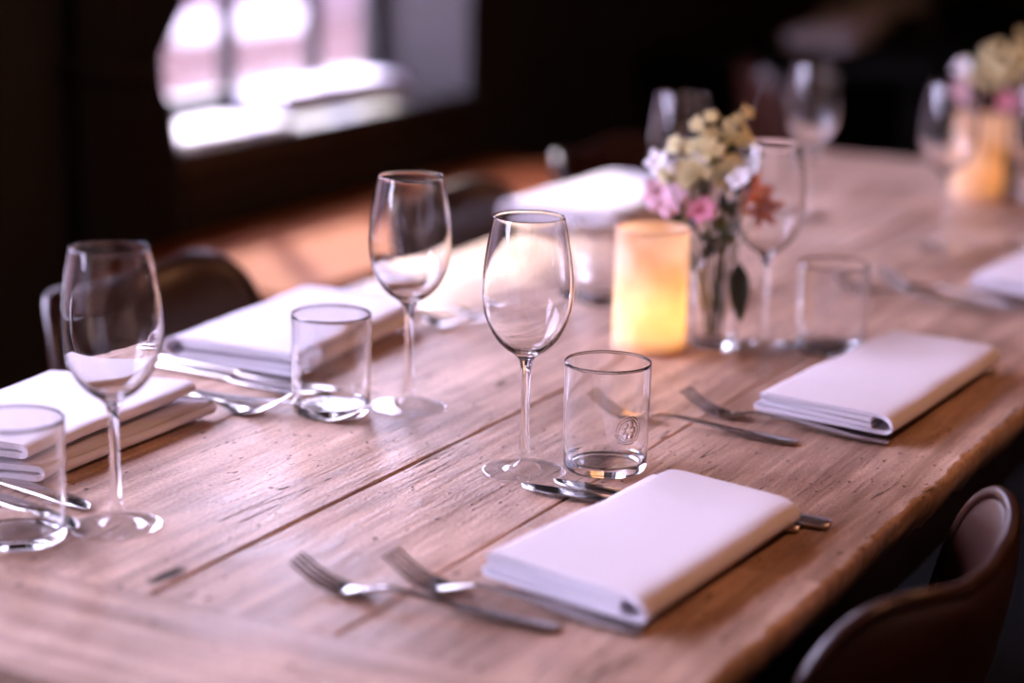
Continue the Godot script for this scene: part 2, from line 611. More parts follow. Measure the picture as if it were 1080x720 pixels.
# a board with its own wobbling edges; grain runs along z, or along x for the end boards
func board(x0: float, x1: float, z0: float, z1: float, seed_: int, rough0: float, rough1: float, dy := 0.0) -> ArrayMesh:
	var n := FastNoiseLite.new()
	n.seed = seed_
	n.frequency = 9.0
	n.fractal_octaves = 3
	var f := FastNoiseLite.new()
	f.seed = seed_ + 50
	f.frequency = 60.0
	f.fractal_octaves = 2
	var steps := int((z1 - z0) / 0.006) if maxf(rough0, rough1) > 0.002 else int((z1 - z0) / 0.03)
	steps = maxi(steps, 8)
	var rows := []
	var t := TOP + dy
	for i in steps + 1:
		var z := lerpf(z0, z1, float(i) / steps)
		var la: float = n.get_noise_2d(z, 0.0) * rough0 * 1.2 + f.get_noise_2d(z, 3.0) * rough0 * 0.9
		var ra: float = n.get_noise_2d(z, 20.0) * rough1 * 1.2 + f.get_noise_2d(z, 23.0) * rough1 * 0.9
		var bl: float = 0.0012 + rough0 * (0.9 + 0.9 * f.get_noise_2d(z, 40.0))
		var br: float = 0.0012 + rough1 * (0.9 + 0.9 * f.get_noise_2d(z, 60.0))
		var a := x0 + la
		var b := x1 + ra
		rows.append(PackedVector3Array([
			Vector3(a + rough0 * 4.0, t - 0.038, z), Vector3(a + rough0 * 0.5, t - 0.018, z), Vector3(a, t - bl, z), Vector3(a + bl * 0.4, t - bl * 0.35, z), Vector3(a + bl, t, z), Vector3(a + bl + 0.0015, t, z), Vector3(a + bl + 0.004, t, z),
			Vector3(lerpf(a, b, 0.5), t, z),
			Vector3(b - br - 0.004, t, z), Vector3(b - br - 0.0015, t, z), Vector3(b - br, t, z), Vector3(b - br * 0.4, t - br * 0.35, z), Vector3(b, t - br, z), Vector3(b - rough1 * 0.5, t - 0.018, z), Vector3(b - rough1 * 4.0, t - 0.038, z)]))
	var st := begin()
	grid(st, rows, true, 0, true, wood_uv)
	cap(st, rows[0], Vector3(0, 0, -1), -1, wood_uv)
	cap(st, rows[-1], Vector3(0, 0, 1), -1, wood_uv)
	return done(st)

func build_table() -> void:
	var t := thing("dining_table", "long worn wooden dining table of thick joined planks, laid for a meal", "table")
	var near := -1.062
	var far := -3.14
	part(t, "plank", board(-0.410, -0.2075, far, near, 1, 0.004, 0.0004), M.table_wood)
	part(t, "plank", board(-0.2065, 0.0022, far, near, 2, 0.0004, 0.0008), M.table_wood)
	part(t, "plank", board(0.0040, 0.1517, far, near, 3, 0.0008, 0.0006), M.table_wood)
	part(t, "plank", board(0.1530, 0.395, far, near, 4, 0.0006, 0.0035), M.table_wood)
	part(t, "end_board", board(-0.410, 0.395, near + 0.0006, -0.913, 5, 0.004, 0.004), M.table_wood)
	part(t, "end_board", board(-0.410, 0.395, -3.30, far - 0.0006, 6, 0.004, 0.004), M.table_wood)
	for s in [-1, 1]:
		part(t, "apron", box_mesh(Vector3(-0.0175 + s * 0.33 - 0.015, 0.61, -3.20), Vector3(-0.0175 + s * 0.33 + 0.015, 0.7215, -1.09), 0.004), M.dark_wood)
	for z in [-1.08, -3.215]:
		part(t, "apron", box_mesh(Vector3(-0.325, 0.61, z - 0.015), Vector3(0.295, 0.7215, z + 0.015), 0.004), M.dark_wood)
		for s in [-1, 1]:
			var x: float = -0.0175 + s * 0.325
			var st := begin()
			box(st, Vector3(x - 0.045, 0.0, z - 0.045), Vector3(x + 0.045, 0.721, z + 0.045), 0.008)
			part(t, "leg", done(st), M.dark_wood)

func build_far_table() -> void:
	var t := thing("dining_table", "dark table far back in the room, out of focus", "table")
	part(t, "table_top", box_mesh(Vector3(-1.30, 0.715, -6.9), Vector3(-0.55, 0.76, -4.75), 0.006), M.black_paint)
	for x in [-1.24, -0.61]:
		for z in [-6.82, -4.83]:
			part(t, "leg", box_mesh(Vector3(x - 0.035, 0, z - 0.035), Vector3(x + 0.035, 0.716, z + 0.035), 0.006), M.black_paint)

# ------------------------------------------------------------------ chairs
func make_chair(label: String, at: Vector3, turn: float) -> Node3D:
	var c := thing("leather_chair", label, "chair", at, turn, "leather chairs")
	var back := func(x: float, y: float, off: float) -> Vector3:
		var u := x / 0.182
		var v := y / 0.19
		var wing := 0.062 * absf(u * u * u)
		var lift := 0.056 * u * u * clampf(v, 0.0, 1.0)
		return Vector3(-0.20 - v * 0.045 + wing + off, 0.590 + y + lift, x)
	part(c, "backrest", pillow(0.182, 0.185, 4.2, back, 0.016, 10, 72), M.leather)
	# welted rim round the backrest
	var ring := PackedVector3Array()
	for j in 65:
		var a := TAU * j / 64.0
		ring.append(back.call(0.1825 * signf(cos(a)) * pow(absf(cos(a)), 0.476), 0.1855 * signf(sin(a)) * pow(absf(sin(a)), 0.476), 0.0))
	var st := begin()
	tube(st, ring, PackedFloat32Array([0.006]), 8, false)
	part(c, "piping", done(st), M.leather)
	var seat := func(x: float, y: float, off: float) -> Vector3:
		return Vector3(y * 1.0 + 0.02, 0.435 + off * 1.0 - 0.012 * (1.0 - (x * x) / 0.05), x)
	part(c, "seat", pillow(0.215, 0.205, 4.0, seat, 0.022, 9, 48), M.leather)
	for sx in [-1, 1]:
		for sz in [-1, 1]:
			part(c, "leg", tube_mesh(PackedVector3Array([Vector3(0.02 + sx * 0.14, 0.425, sz * 0.14), Vector3(0.02 + sx * 0.19, 0.0, sz * 0.19)]), PackedFloat32Array([0.012, 0.009]), 10), M.chair_leg)
	return c

func build_chairs() -> void:
	var c := make_chair("brown leather chair with curved back on the dark side of the table, seen from behind", Vector3(0.255, 0, -1.362), PI)
	copy_of(c, Vector3(-0.350, 0, -1.765), 0.0, "brown leather chair behind the nearest wine glass, in front of the curtain")
	copy_of(c, Vector3(-0.335, 0, -2.41), 0.0, "brown leather chair in front of the sunlit wooden bench")
	copy_of(c, Vector3(-0.350, 0, -2.935), 0.0, "brown leather chair farthest along the window side of the long table")
	copy_of(c, Vector3(-0.62, 0, -4.35), 0.5, "reddish brown leather chair at the near end of the far table")

func build_cabinet() -> void:
	var c := thing("window_bench", "low orange wooden window seat along the wall, lit by the sun", "bench", Vector3(-1.36, 0, -3.33))
	for k in 4:
		part(c, "seat_board", box_mesh(Vector3(0.003 + k * 0.105, 0.525, -0.73), Vector3(0.1065 + k * 0.105, 0.56, 0.70), 0.002), M.cabinet_wood)
	part(c, "front_board", box_mesh(Vector3(0.385, 0.06, -0.71), Vector3(0.405, 0.524, 0.68), 0.003), M.cabinet_wood)
	for z in [-0.71, 0.66]:
		part(c, "end_board", box_mesh(Vector3(0.003, 0.0, z), Vector3(0.384, 0.524, z + 0.02), 0.003), M.cabinet_wood)

# ------------------------------------------------------------------ napkins and cutlery
# four layers: one fold at the diner's side (-x), two stacked folds at the other (+x), the lower one longer
func napkin_mesh(w: float, l: float, inset0: float, inset1: float, fat: float, seed_: int, shear: float) -> ArrayMesh:
	var n := FastNoiseLite.new()
	n.seed = seed_
	n.frequency = 7.0
	var t := 0.0016 * fat
	var steps := 26
	var outer := []
	var inner := []
	for i in steps + 1:
		var u := float(i) / steps
		var z := (u - 0.5) * l
		var puff: float = 1.0 + 0.12 * n.get_noise_2d(z, 1.0)
		var s := 0.0042 * fat * puff
		var inset := lerpf(inset0, inset1, u) + 0.0015 * n.get_noise_2d(z, 9.0)
		var a := -w / 2.0 + 0.0015 * n.get_noise_2d(z, 5.0)
		var b := w / 2.0 + 0.0015 * n.get_noise_2d(z, 7.0)
		var y0 := t
		var y1 := t + s
		var y2 := y1 + s * (1.1 if fat < 1.14 else 1.7)
		var y3 := y2 + s
		var bt := b - inset
		var sag := 0.0012 * n.get_noise_2d(z * 0.7, 13.0)
		var c := PackedVector2Array([
			Vector2(a + 0.02, y1), Vector2(lerpf(a, b, 0.4), y1), Vector2(b - 0.012, y1 + 0.0008), Vector2(b - 0.004, y1 - 0.0003), Vector2(b - 0.0006, (y0 + y1) / 2.0), Vector2(b - 0.004, y0 + 0.0002),
			Vector2(b - 0.014, y0), Vector2(lerpf(a, b, 0.5), y0), Vector2(a + 0.014, y0), Vector2(a + 0.006, y0 + 0.0006),
			Vector2(a + 0.001, lerpf(y0, y3, 0.25)), Vector2(a, lerpf(y0, y3, 0.5)), Vector2(a + 0.0025, lerpf(y0, y3, 0.78)), Vector2(a + 0.009, y3 - 0.0008), Vector2(a + 0.02, y3),
			Vector2(lerpf(a, bt, 0.5), y3 + sag), Vector2(bt - 0.016, y3), Vector2(bt - 0.005, y3 - 0.0004), Vector2(bt - 0.0008, (y2 + y3) / 2.0 + 0.0002), Vector2(bt - 0.005, y2 + 0.0003),
			Vector2(bt - 0.016, y2), Vector2(lerpf(a, bt, 0.5), y2), Vector2(a + 0.02, y2)])
		c = smooth(c, 3)
		var po := PackedVector3Array()
		var pi_ := PackedVector3Array()
		for k in c.size():
			var d: Vector2 = (c[mini(k + 1, c.size() - 1)] - c[maxi(k - 1, 0)]).normalized()
			var m := Vector2(-d.y, d.x)
			# the ends of each layer are a little uneven
			var zz := z + shear * c[k].x + (0.0018 * sin(k * 0.35 + seed_) * (absf(u - 0.5) * 2.0))
			po.append(Vector3(c[k].x + m.x * t, c[k].y + m.y * t, zz))
			pi_.append(Vector3(c[k].x - m.x * t, c[k].y - m.y * t, zz))
		outer.append(po)
		inner.append(pi_)
	var st := begin()
	grid(st, outer, false, 0, false)
	grid(st, inner, false, 0, true)
	for e in [0, steps]:
		var n_ := Vector3(0, 0, -1.0 if e == 0 else 1.0)
		st.set_smooth_group(-1)
		for k in outer[e].size() - 1:
			quad(st, PackedVector3Array([outer[e][k], outer[e][k + 1], inner[e][k + 1], inner[e][k]]), n_)
	# the two free edges inside the folds
	for k in [0, outer[0].size() - 1]:
		for i in steps:
			quad(st, PackedVector3Array([outer[i][k], outer[i + 1][k], inner[i + 1][k], inner[i][k]]), Vector3(-1, 0, 0))
	return done(st)

func napkin(at: Vector3, turn: float, w: float, l: float, i0: float, i1: float, fat: float, seed_: int, shear: float, label: String) -> void:
	var o := part(self, numbered("folded_napkin"), napkin_mesh(w, l, i0, i1, fat, seed_, shear), M.cloth, at)
	o.rotation.y = turn
	mark(o, label, "napkin", "folded white napkins")

func curve_at(p: PackedVector2Array, x: float) -> float:
	for i in p.size() - 1:
		if x <= p[i + 1].x:
			var a: Vector2 = p[maxi(i - 1, 0)]
			var d: Vector2 = p[mini(i + 2, p.size() - 1)]
			return cubic_interpolate(p[i].y, p[i + 1].y, a.y, d.y, (x - p[i].x) / maxf(1e-6, p[i + 1].x - p[i].x))
	return p[p.size() - 1].y

var fork0: Node3D
var knife0: Node3D

func make_fork(label: String) -> Node3D:
	var f := thing("fork", label, "fork", Vector3.ZERO, 0.0, "steel forks")
	var ys := PackedVector2Array([Vector2(0, 0.0016), Vector2(0.05, 0.0035), Vector2(0.10, 0.0075), Vector2(0.126, 0.0085), Vector2(0.142, 0.0045), Vector2(0.156, 0.0022), Vector2(0.172, 0.0055), Vector2(0.186, 0.0125), Vector2(0.197, 0.0195)])
	var ws := PackedVector2Array([Vector2(0, 0.0062), Vector2(0.004, 0.0088), Vector2(0.02, 0.0095), Vector2(0.06, 0.0068), Vector2(0.10, 0.0038), Vector2(0.122, 0.0032), Vector2(0.134, 0.0062), Vector2(0.146, 0.0112), Vector2(0.158, 0.0125), Vector2(0.166, 0.0125)])
	var sta := []
	for i in 42:
		var s := 0.164 * i / 41.0
		sta.append([Vector3(s, curve_at(ys, s), 0), curve_at(ws, s), 0.0012])
	var st := begin()
	bar(st, sta)
	part(f, "handle", done(st), M.steel)
	for k in 4:
		var z: float = (k - 1.5) * 0.0068
		sta = []
		for i in 12:
			var s := 0.160 + 0.037 * i / 11.0
			sta.append([Vector3(s, curve_at(ys, s), z * (1.0 - 0.08 * i / 11.0)), lerpf(0.0021, 0.0011, i / 11.0), lerpf(0.0011, 0.0007, i / 11.0)])
		st = begin()
		bar(st, sta)
		part(f, "tine", done(st), M.steel)
	return f

func make_knife(label: String) -> Node3D:
	var f := thing("knife", label, "knife", Vector3.ZERO, 0.0, "steel knives")
	var sta := []
	for q in [[0.0, 0.0055, 0.0022], [0.004, 0.0082, 0.0028], [0.03, 0.0088, 0.0032], [0.07, 0.0076, 0.0030], [0.098, 0.0060, 0.0028], [0.106, 0.0060, 0.0026], [0.110, 0.0075, 0.0012]]:
		sta.append([Vector3(q[0], 0.0034, 0), q[1], q[2]])
	var st := begin()
	bar(st, sta)
	part(f, "handle", done(st), M.steel)
	sta = []
	for q in [[0.109, 0.0075, 0.0011], [0.115, 0.0092, 0.0009], [0.15, 0.0100, 0.0008], [0.19, 0.0102, 0.0007], [0.212, 0.0090, 0.0006], [0.224, 0.0060, 0.0005], [0.230, 0.0018, 0.0004]]:
		sta.append([Vector3(q[0], 0.0032, (0.0102 - q[1]) * 0.7), q[1], q[2]])
	st = begin()
	bar(st, sta)
	part(f, "blade", done(st), M.steel)
	return f

func lay_fork(end_x: float, end_z: float, tip_x: float, tip_z: float, label: String) -> void:
	lay(fork0, end_x, end_z, tip_x, tip_z, label, 0.197)

func lay_knife(end_x: float, end_z: float, tip_x: float, tip_z: float, label: String) -> void:
	lay(knife0, end_x, end_z, tip_x, tip_z, label, 0.230)

# each piece keeps its tip; the handle points at (end_x, end_z)
func lay(src: Node3D, ex: float, ez: float, tx: float, tz: float, label: String, length: float) -> void:
	var d := Vector3(tx - ex, 0, tz - ez).normalized()
	var turn := atan2(-d.z, d.x)
	var at := Vector3(tx, TOP + 0.0005, tz) - d * length
	if not src.has_meta("used"):
		src.set_meta("used", true)
		src.position = at
		src.rotation.y = turn
		src.set_meta("label", label)
	else:
		copy_of(src, at, turn, label)

func build_place_settings() -> void:
	var y := TOP + 0.0072
	var yl := TOP + 0.0035
	# diner's side of a napkin is local -x: right-hand seats are turned by half a circle
	napkin(Vector3(0.2640, y, -1.303), PI - 0.05, 0.140, 0.250, 0.004, 0.020, 1.12, 11, 0.18, "folded white napkin beside the two nearest forks, close to the table edge")
	napkin(Vector3(0.266, y, -1.838), PI - 0.04, 0.136, 0.302, 0.004, 0.020, 1.12, 12, 0.12, "folded white napkin between the small tumbler with emblem and the far tumbler")
	napkin(Vector3(0.292, y, -2.460), PI - 0.04, 0.150, 0.300, 0.004, 0.016, 1.12, 13, 0.1, "folded white napkin at the far edge of the table beyond the candle and tumblers")
	napkin(Vector3(-0.293, yl, -1.300), 0.01, 0.158, 0.228, 0.016, 0.012, 1.5, 14, -0.28, "thick folded white napkin beside the nearest wine glass")
	napkin(Vector3(-0.303, y, -1.700), 0.07, 0.150, 0.262, 0.006, 0.004, 1.15, 15, 0.04, "thick folded white napkin with knives along its edge, behind the small tumbler")
	napkin(Vector3(-0.352, y, -2.545), -0.04, 0.175, 0.300, 0.006, 0.012, 1.5, 16, 0.0, "sunlit white napkin behind the glowing candle holder")
	fork0 = make_fork("steel fork")
	lay_fork(0.262, -1.141, 0.077, -1.127, "steel fork farthest from the nearest white napkin, lying on bare wood")
	lay_fork(0.339, -1.166, 0.128, -1.170, "steel fork with its handle under the nearest white napkin")
	lay_fork(0.252, -1.633, 0.060, -1.630, "steel fork seen partly through the tumbler with emblem")
	lay_fork(0.344, -1.676, 0.129, -1.684, "steel fork with its tines just beside the tumbler with emblem")
	lay_fork(0.215, -2.250, 0.066, -2.262, "blurred fork beside the far tumbler")
	lay_fork(0.290, -2.275, 0.104, -2.322, "blurred fork with its handle under the far napkin")
	lay_fork(-0.345, -1.436, -0.160, -1.472, "steel fork emerging from under the thick napkin by the nearest wine glass")
	lay_fork(-0.270, -1.492, -0.083, -1.487, "steel fork reaching under the tumbler in front of the thick napkin")
	lay_fork(-0.385, -1.862, -0.180, -1.850, "blurred fork behind the middle wine glass, nearer to the thick napkin")
	lay_fork(-0.385, -1.905, -0.160, -1.895, "blurred fork behind the middle wine glass, farther from the thick napkin")
	knife0 = make_knife("steel knife")
	lay_knife(0.335, -1.414, 0.111, -1.3965, "steel knife at the foot of the middle wine glass, nearer to the viewer")
	lay_knife(0.338, -1.432, 0.128, -1.4205, "steel knife under the edge of the tumbler with emblem")
	lay_knife(0.345, -1.960, 0.112, -1.962, "steel knife under the napkin beside the far tumbler")
	lay_knife(-0.378, -1.556, -0.152, -1.536, "steel knife along the thick napkin, outermost of the pair")
	lay_knife(-0.378, -1.578, -0.158, -1.562, "steel knife along the thick napkin, tucked against the cloth")
	lay_knife(-0.360, -1.215, -0.142, -1.180, "steel knife behind the tumbler at the picture's edge, its tip past the glass")
	lay_knife(-0.330, -1.180, -0.120, -1.140, "steel knife seen wholly through the tumbler at the picture's edge")

# ------------------------------------------------------------------ glassware
var glass_meshes := {}

func make_wine_glass(at: Vector3, label: String) -> Node3D:
	var g := thing("wine_glass", label, "wine glass", at, 0.0, "stemmed wine glasses")
	if glass_meshes.is_empty():
		var foot := smooth(PackedVector2Array([Vector2(0.0, 0.0006), Vector2(0.012, 0.0005), Vector2(0.030, 0.0002), Vector2(0.0338, 0.0003), Vector2(0.0345, 0.0012), Vector2(0.0338, 0.0020), Vector2(0.029, 0.0026), Vector2(0.018, 0.0037), Vector2(0.0114, 0.0056), Vector2(0.0070, 0.0100), Vector2(0.0048, 0.019)]), 5)
		var stem := smooth(PackedVector2Array([Vector2(0.0048, 0.019), Vector2(0.0040, 0.030), Vector2(0.0036, 0.050), Vector2(0.0036, 0.070), Vector2(0.0042, 0.086), Vector2(0.0060, 0.0955)]), 5)
		var bowl := smooth(PackedVector2Array([Vector2(0.0060, 0.0955), Vector2(0.0102, 0.0998), Vector2(0.0190, 0.1060), Vector2(0.0272, 0.1155), Vector2(0.0331, 0.1285), Vector2(0.0362, 0.1420), Vector2(0.0369, 0.1540), Vector2(0.0361, 0.1690), Vector2(0.0340, 0.1850), Vector2(0.0315, 0.1995), Vector2(0.0290, 0.2115), Vector2(0.0286, 0.2122), Vector2(0.0281, 0.2115), Vector2(0.0305, 0.1995), Vector2(0.0330, 0.1850), Vector2(0.0351, 0.1690), Vector2(0.0359, 0.1540), Vector2(0.0352, 0.1425), Vector2(0.0320, 0.1295), Vector2(0.0259, 0.1173), Vector2(0.0176, 0.1085), Vector2(0.0098, 0.1044), Vector2(0.0042, 0.1032), Vector2(0.0, 0.1030)]), 5)
		glass_meshes = {"foot": lathe_mesh(foot, 72), "stem": lathe_mesh(stem, 40), "bowl": lathe_mesh(bowl, 72)}
	for q in ["foot", "stem", "bowl"]:
		part(g, q, glass_meshes[q], M.foot_glass if q == "foot" else M.glass)
	return g

var tumbler0: Node3D

func make_tumbler(at: Vector3, turn: float, label: String) -> Node3D:
	if tumbler0 != null:
		return copy_of(tumbler0, at, turn, label)
	var g := thing("tumbler", label, "tumbler", at, turn, "water tumblers")
	tumbler0 = g
	var prof := smooth(PackedVector2Array([Vector2(0.0, 0.0018), Vector2(0.022, 0.0014), Vector2(0.0300, 0.0), Vector2(0.0330, 0.0007), Vector2(0.0345, 0.0040), Vector2(0.0348, 0.012), Vector2(0.0352, 0.045), Vector2(0.0357, 0.0870), Vector2(0.0353, 0.0886), Vector2(0.0349, 0.0876), Vector2(0.0342, 0.045), Vector2(0.0336, 0.014), Vector2(0.0318, 0.0085), Vector2(0.0240, 0.0062), Vector2(0.0, 0.0056)]), 5)
	part(g, "body", lathe_mesh(prof, 72), M.glass)
	# a round embossed crest on the outside
	var st := begin()
	var r0 := 0.0353
	var on := func(a: float, h: float, out: float) -> Vector3:
		var ang := a / r0
		return Vector3((r0 + out) * cos(ang), 0.041 + h, (r0 + out) * sin(ang))
	for ring in [[0.0112, 0.00055], [0.0090, 0.0004]]:
		var rows := []
		for k in 5:
			var row := PackedVector3Array()
			var dr: float = (k - 2) * 0.00045
			for j in 40:
				var a := TAU * j / 40.0
				row.append(on.call((ring[0] + dr) * cos(a), (ring[0] + dr) * sin(a), ring[1] * cos((k - 2) * PI / 4.2)))
			rows.append(row)
		grid(st, rows, true, 0, false)
	for k in 6:
		var a0 := TAU * k / 6.0
		var c := Vector2(cos(a0), sin(a0)) * 0.0050
		var rows := []
		for i in 5:
			var row := PackedVector3Array()
			var rr := 0.0026 * i / 4.0
			for j in 12:
				var a := TAU * j / 12.0
				row.append(on.call(c.x + rr * cos(a), c.y + rr * 1.2 * sin(a), 0.0006 * sqrt(1.0 - pow(i / 4.0, 2.0) * 0.98)))
			rows.append(row)
		grid(st, rows, true, 0, false)
	part(g, "emblem", done(st), M.glass, Vector3.ZERO, "round embossed crest")
	return g

func build_glassware() -> void:
	make_wine_glass(Vector3(0.092, TOP, -1.440), "sharpest wine glass, beside the tumbler with the round emblem")
	make_wine_glass(Vector3(-0.0875, TOP, -1.5575), "wine glass standing behind the small tumbler, in front of the sunlit bench")
	make_wine_glass(Vector3(-0.103, TOP, -1.159), "wine glass nearest the viewer, beside the thick folded napkin")
	make_wine_glass(Vector3(0.103, TOP, -1.945), "blurred wine glass in front of the orange flower")
	make_wine_glass(Vector3(-0.135, TOP, -2.270), "blurred wine glass behind the cream flowers, against the dark room")
	make_wine_glass(Vector3(-0.120, TOP, -2.690), "blurred wine glass standing alone near the far end of the table")
	make_wine_glass(Vector3(0.105, TOP, -2.570), "blurred wine glass in front of the farther candle holder")
	make_wine_glass(Vector3(0.200, TOP, -2.640), "blurred wine glass cut off by the picture's edge near the far flowers")
	make_tumbler(Vector3(0.143, TOP, -1.487), -0.60, "sharp clear tumbler with a round embossed emblem")
	make_tumbler(Vector3(-0.140, TOP, -1.510), PI * 0.86, "clear tumbler standing over fork tips in front of the thick napkin")
	make_tumbler(Vector3(-0.150, TOP, -1.105), PI * 1.3, "clear tumbler cut off by the picture's edge beside the nearest wine glass")
	make_tumbler(Vector3(0.166, TOP, -1.975), PI * 1.2, "blurred tumbler next to the wine glass with the orange flower behind")
	make_tumbler(Vector3(-0.130, TOP, -2.060), PI * 1.4, "blurred tumbler half hidden behind the glowing candle holder")

# ------------------------------------------------------------------ candles
func candle(at: Vector3, which: String, power: float) -> void:
	var h := thing("candle_holder", "tall frosted amber candle holder glowing from inside, " + which, "candle holder", at, 0.0, "candle holders")
	var st := begin()
	lathe(st, PackedVector2Array([Vector2(0.0360, 0.004), Vector2(0.0369, 0.006), Vector2(0.0372, 0.012), Vector2(0.0372, 0.122), Vector2(0.0372, 0.1250)]), 56)
	part(h, "wall", done(st), M.holder_glass)
	part(h, "base", lathe_mesh(PackedVector2Array([Vector2(0, 0.0), Vector2(0.0365, 0.0), Vector2(0.0378, 0.0018), Vector2(0.0378, 0.0045), Vector2(0.036, 0.006), Vector2(0, 0.006)]), 48), M.holder_glass)
	st = begin()
	var ring := PackedVector3Array()
	for j in 49:
		var a := TAU * j / 48.0
		ring.append(Vector3(0.0372 * cos(a), 0.1250, 0.0372 * sin(a)))
	tube(st, ring, PackedFloat32Array([0.0013]), 8, false)
	part(h, "rim", done(st), M.holder_glass)
	var c := thing("tealight", "small burning candle inside the frosted holder, " + which, "candle", at + Vector3(0, 0.0062, 0), 0.0, "burning candles")
	part(c, "cup", lathe_mesh(PackedVector2Array([Vector2(0, 0), Vector2(0.0185, 0), Vector2(0.0190, 0.001), Vector2(0.0190, 0.017), Vector2(0.0186, 0.017), Vector2(0.0186, 0.002), Vector2(0, 0.002)]), 36), M.tin)
	part(c, "wax", lathe_mesh(PackedVector2Array([Vector2(0, 0.0022), Vector2(0.0184, 0.0022), Vector2(0.0184, 0.0150), Vector2(0.0175, 0.0145), Vector2(0, 0.0138)]), 36), M.wax)
	part(c, "wick", tube_mesh(PackedVector3Array([Vector3(0, 0.0138, 0), Vector3(0.0003, 0.019, 0), Vector3(0.001, 0.023, 0.0004)]), PackedFloat32Array([0.0007]), 6), M.wick)
	part(c, "flame", lathe_mesh(smooth(PackedVector2Array([Vector2(0, 0.0195), Vector2(0.0022, 0.0215), Vector2(0.0040, 0.026), Vector2(0.0038, 0.031), Vector2(0.0022, 0.039), Vector2(0.0008, 0.045), Vector2(0, 0.048)]), 4), 16), M.flame)
	var l := OmniLight3D.new()
	l.name = "flame_light"
	l.light_color = Color(1.0, 0.87, 0.66)
	l.light_energy = power
	l.light_size = 0.004
	l.omni_range = 12.0
	l.omni_attenuation = 2.0
	l.shadow_enabled = true
	l.position = Vector3(0, 0.031, 0)
	c.add_child(l)

func build_candles() -> void:
	candle(Vector3(0.006, TOP, -1.878), "beside the vase of cream flowers", 0.0036)
	candle(Vector3(0.040, TOP, -2.960), "in front of the far flowers", 0.0009)

# ------------------------------------------------------------------ flowers
# a cupped petal that grows along +y and opens towards +x
func petal_mesh(l: float, w: float, cup: float, curl: float) -> ArrayMesh:
	var front := []
	var back := []
	for i in 8:
		var u := i / 7.0
		var hw: float = w * pow(sin(PI * pow(u * 0.94 + 0.03, 0.75)), 0.8)
		var row := PackedVector3Array()
		var r2 := PackedVector3Array()
		for j in 7:
			var v := (j - 3) / 3.0
			var x: float = curl * u * u * l - cup * (1.0 - v * v) * sin(PI * u) * w
			var p := Vector3(x, l * u * (1.0 - 0.12 * u * absf(curl)), hw * v)
			row.append(p)
			r2.append(p + Vector3(-0.0005, 0, 0))
		front.append(row)
		back.append(r2)
	var st := begin()
	grid(st, front, false, 0, false)
	grid(st, back, false, 0, true)
	return done(st)

var petals := {}

func stem_path(a: Vector3, b: Vector3) -> PackedVector3Array:
	var m := a.lerp(b, 0.55) + Vector3((b.x - a.x) * -0.18, 0.0, (b.z - a.z) * -0.18)
	return smooth3(PackedVector3Array([a, m, b]), 6)

# one cut stem: from foot (in the vase) to head, ending in a bloom that looks along dir
func bloom(called: String, label: String, group: String, base: Vector3, head: Vector3, dir: Vector3, size: float, count: int, whorls: int, open: float, material: String, shape: String, leaves := 0) -> void:
	var f := thing(called, label, "flower", base, 0.0, group)
	var h := head - base
	var path := stem_path(Vector3.ZERO, h)
	part(f, "stem", tube_mesh(path, PackedFloat32Array([0.0011]), 6), M.stem_green)
	var y := dir.normalized()
	var x := y.cross(Vector3(0.31, 0.22, 0.93)).normalized()
	var z := x.cross(y)
	for wl in whorls:
		for k in count:
			var a := TAU * (k + wl * 0.5) / count + rng.randf() * 0.25
			var lean: float = open * (1.0 - 0.45 * wl / maxf(1.0, whorls)) + rng.randf_range(-0.12, 0.12)
			var out := x * cos(a) + z * sin(a)
			var up := (y * cos(lean) + out * sin(lean)).normalized()
			var outn := (out * cos(lean) - y * sin(lean)).normalized()
			var s := size * (1.0 - 0.25 * wl) * rng.randf_range(0.9, 1.1)
			var o := part(f, "petal", petals[shape], M[material])
			o.transform = Transform3D(Basis(outn, up, outn.cross(up)).scaled_local(Vector3(s, s, s)), h + y * 0.001)
	var st := begin()
	lathe(st, PackedVector2Array([Vector2(0, -0.003), Vector2(0.003, -0.001), Vector2(0.0034, 0.002), Vector2(0.002, 0.005), Vector2(0, 0.006)]), 10)
	var c := part(f, "flower_centre", done(st), M.pollen)
	c.transform = Transform3D(Basis(x, y, x.cross(y)).scaled_local(Vector3.ONE * clampf(size * 34.0, 0.5, 1.3)), h)
	for k in leaves:
		var u := rng.randf_range(0.55, 0.85)
		var p: Vector3 = path[int(u * (path.size() - 1))]
		var a := rng.randf() * TAU
		var up := Vector3(cos(a) * 0.8, 0.5, sin(a) * 0.8).normalized()
		var sd := up.cross(Vector3.UP).normalized()
		var o := part(f, "leaf", petals["leaf"], M.leaf_dark)
		o.transform = Transform3D(Basis(up.cross(sd) * -1.0, up, sd).orthonormalized().scaled_local(Vector3.ONE * 0.028), p)

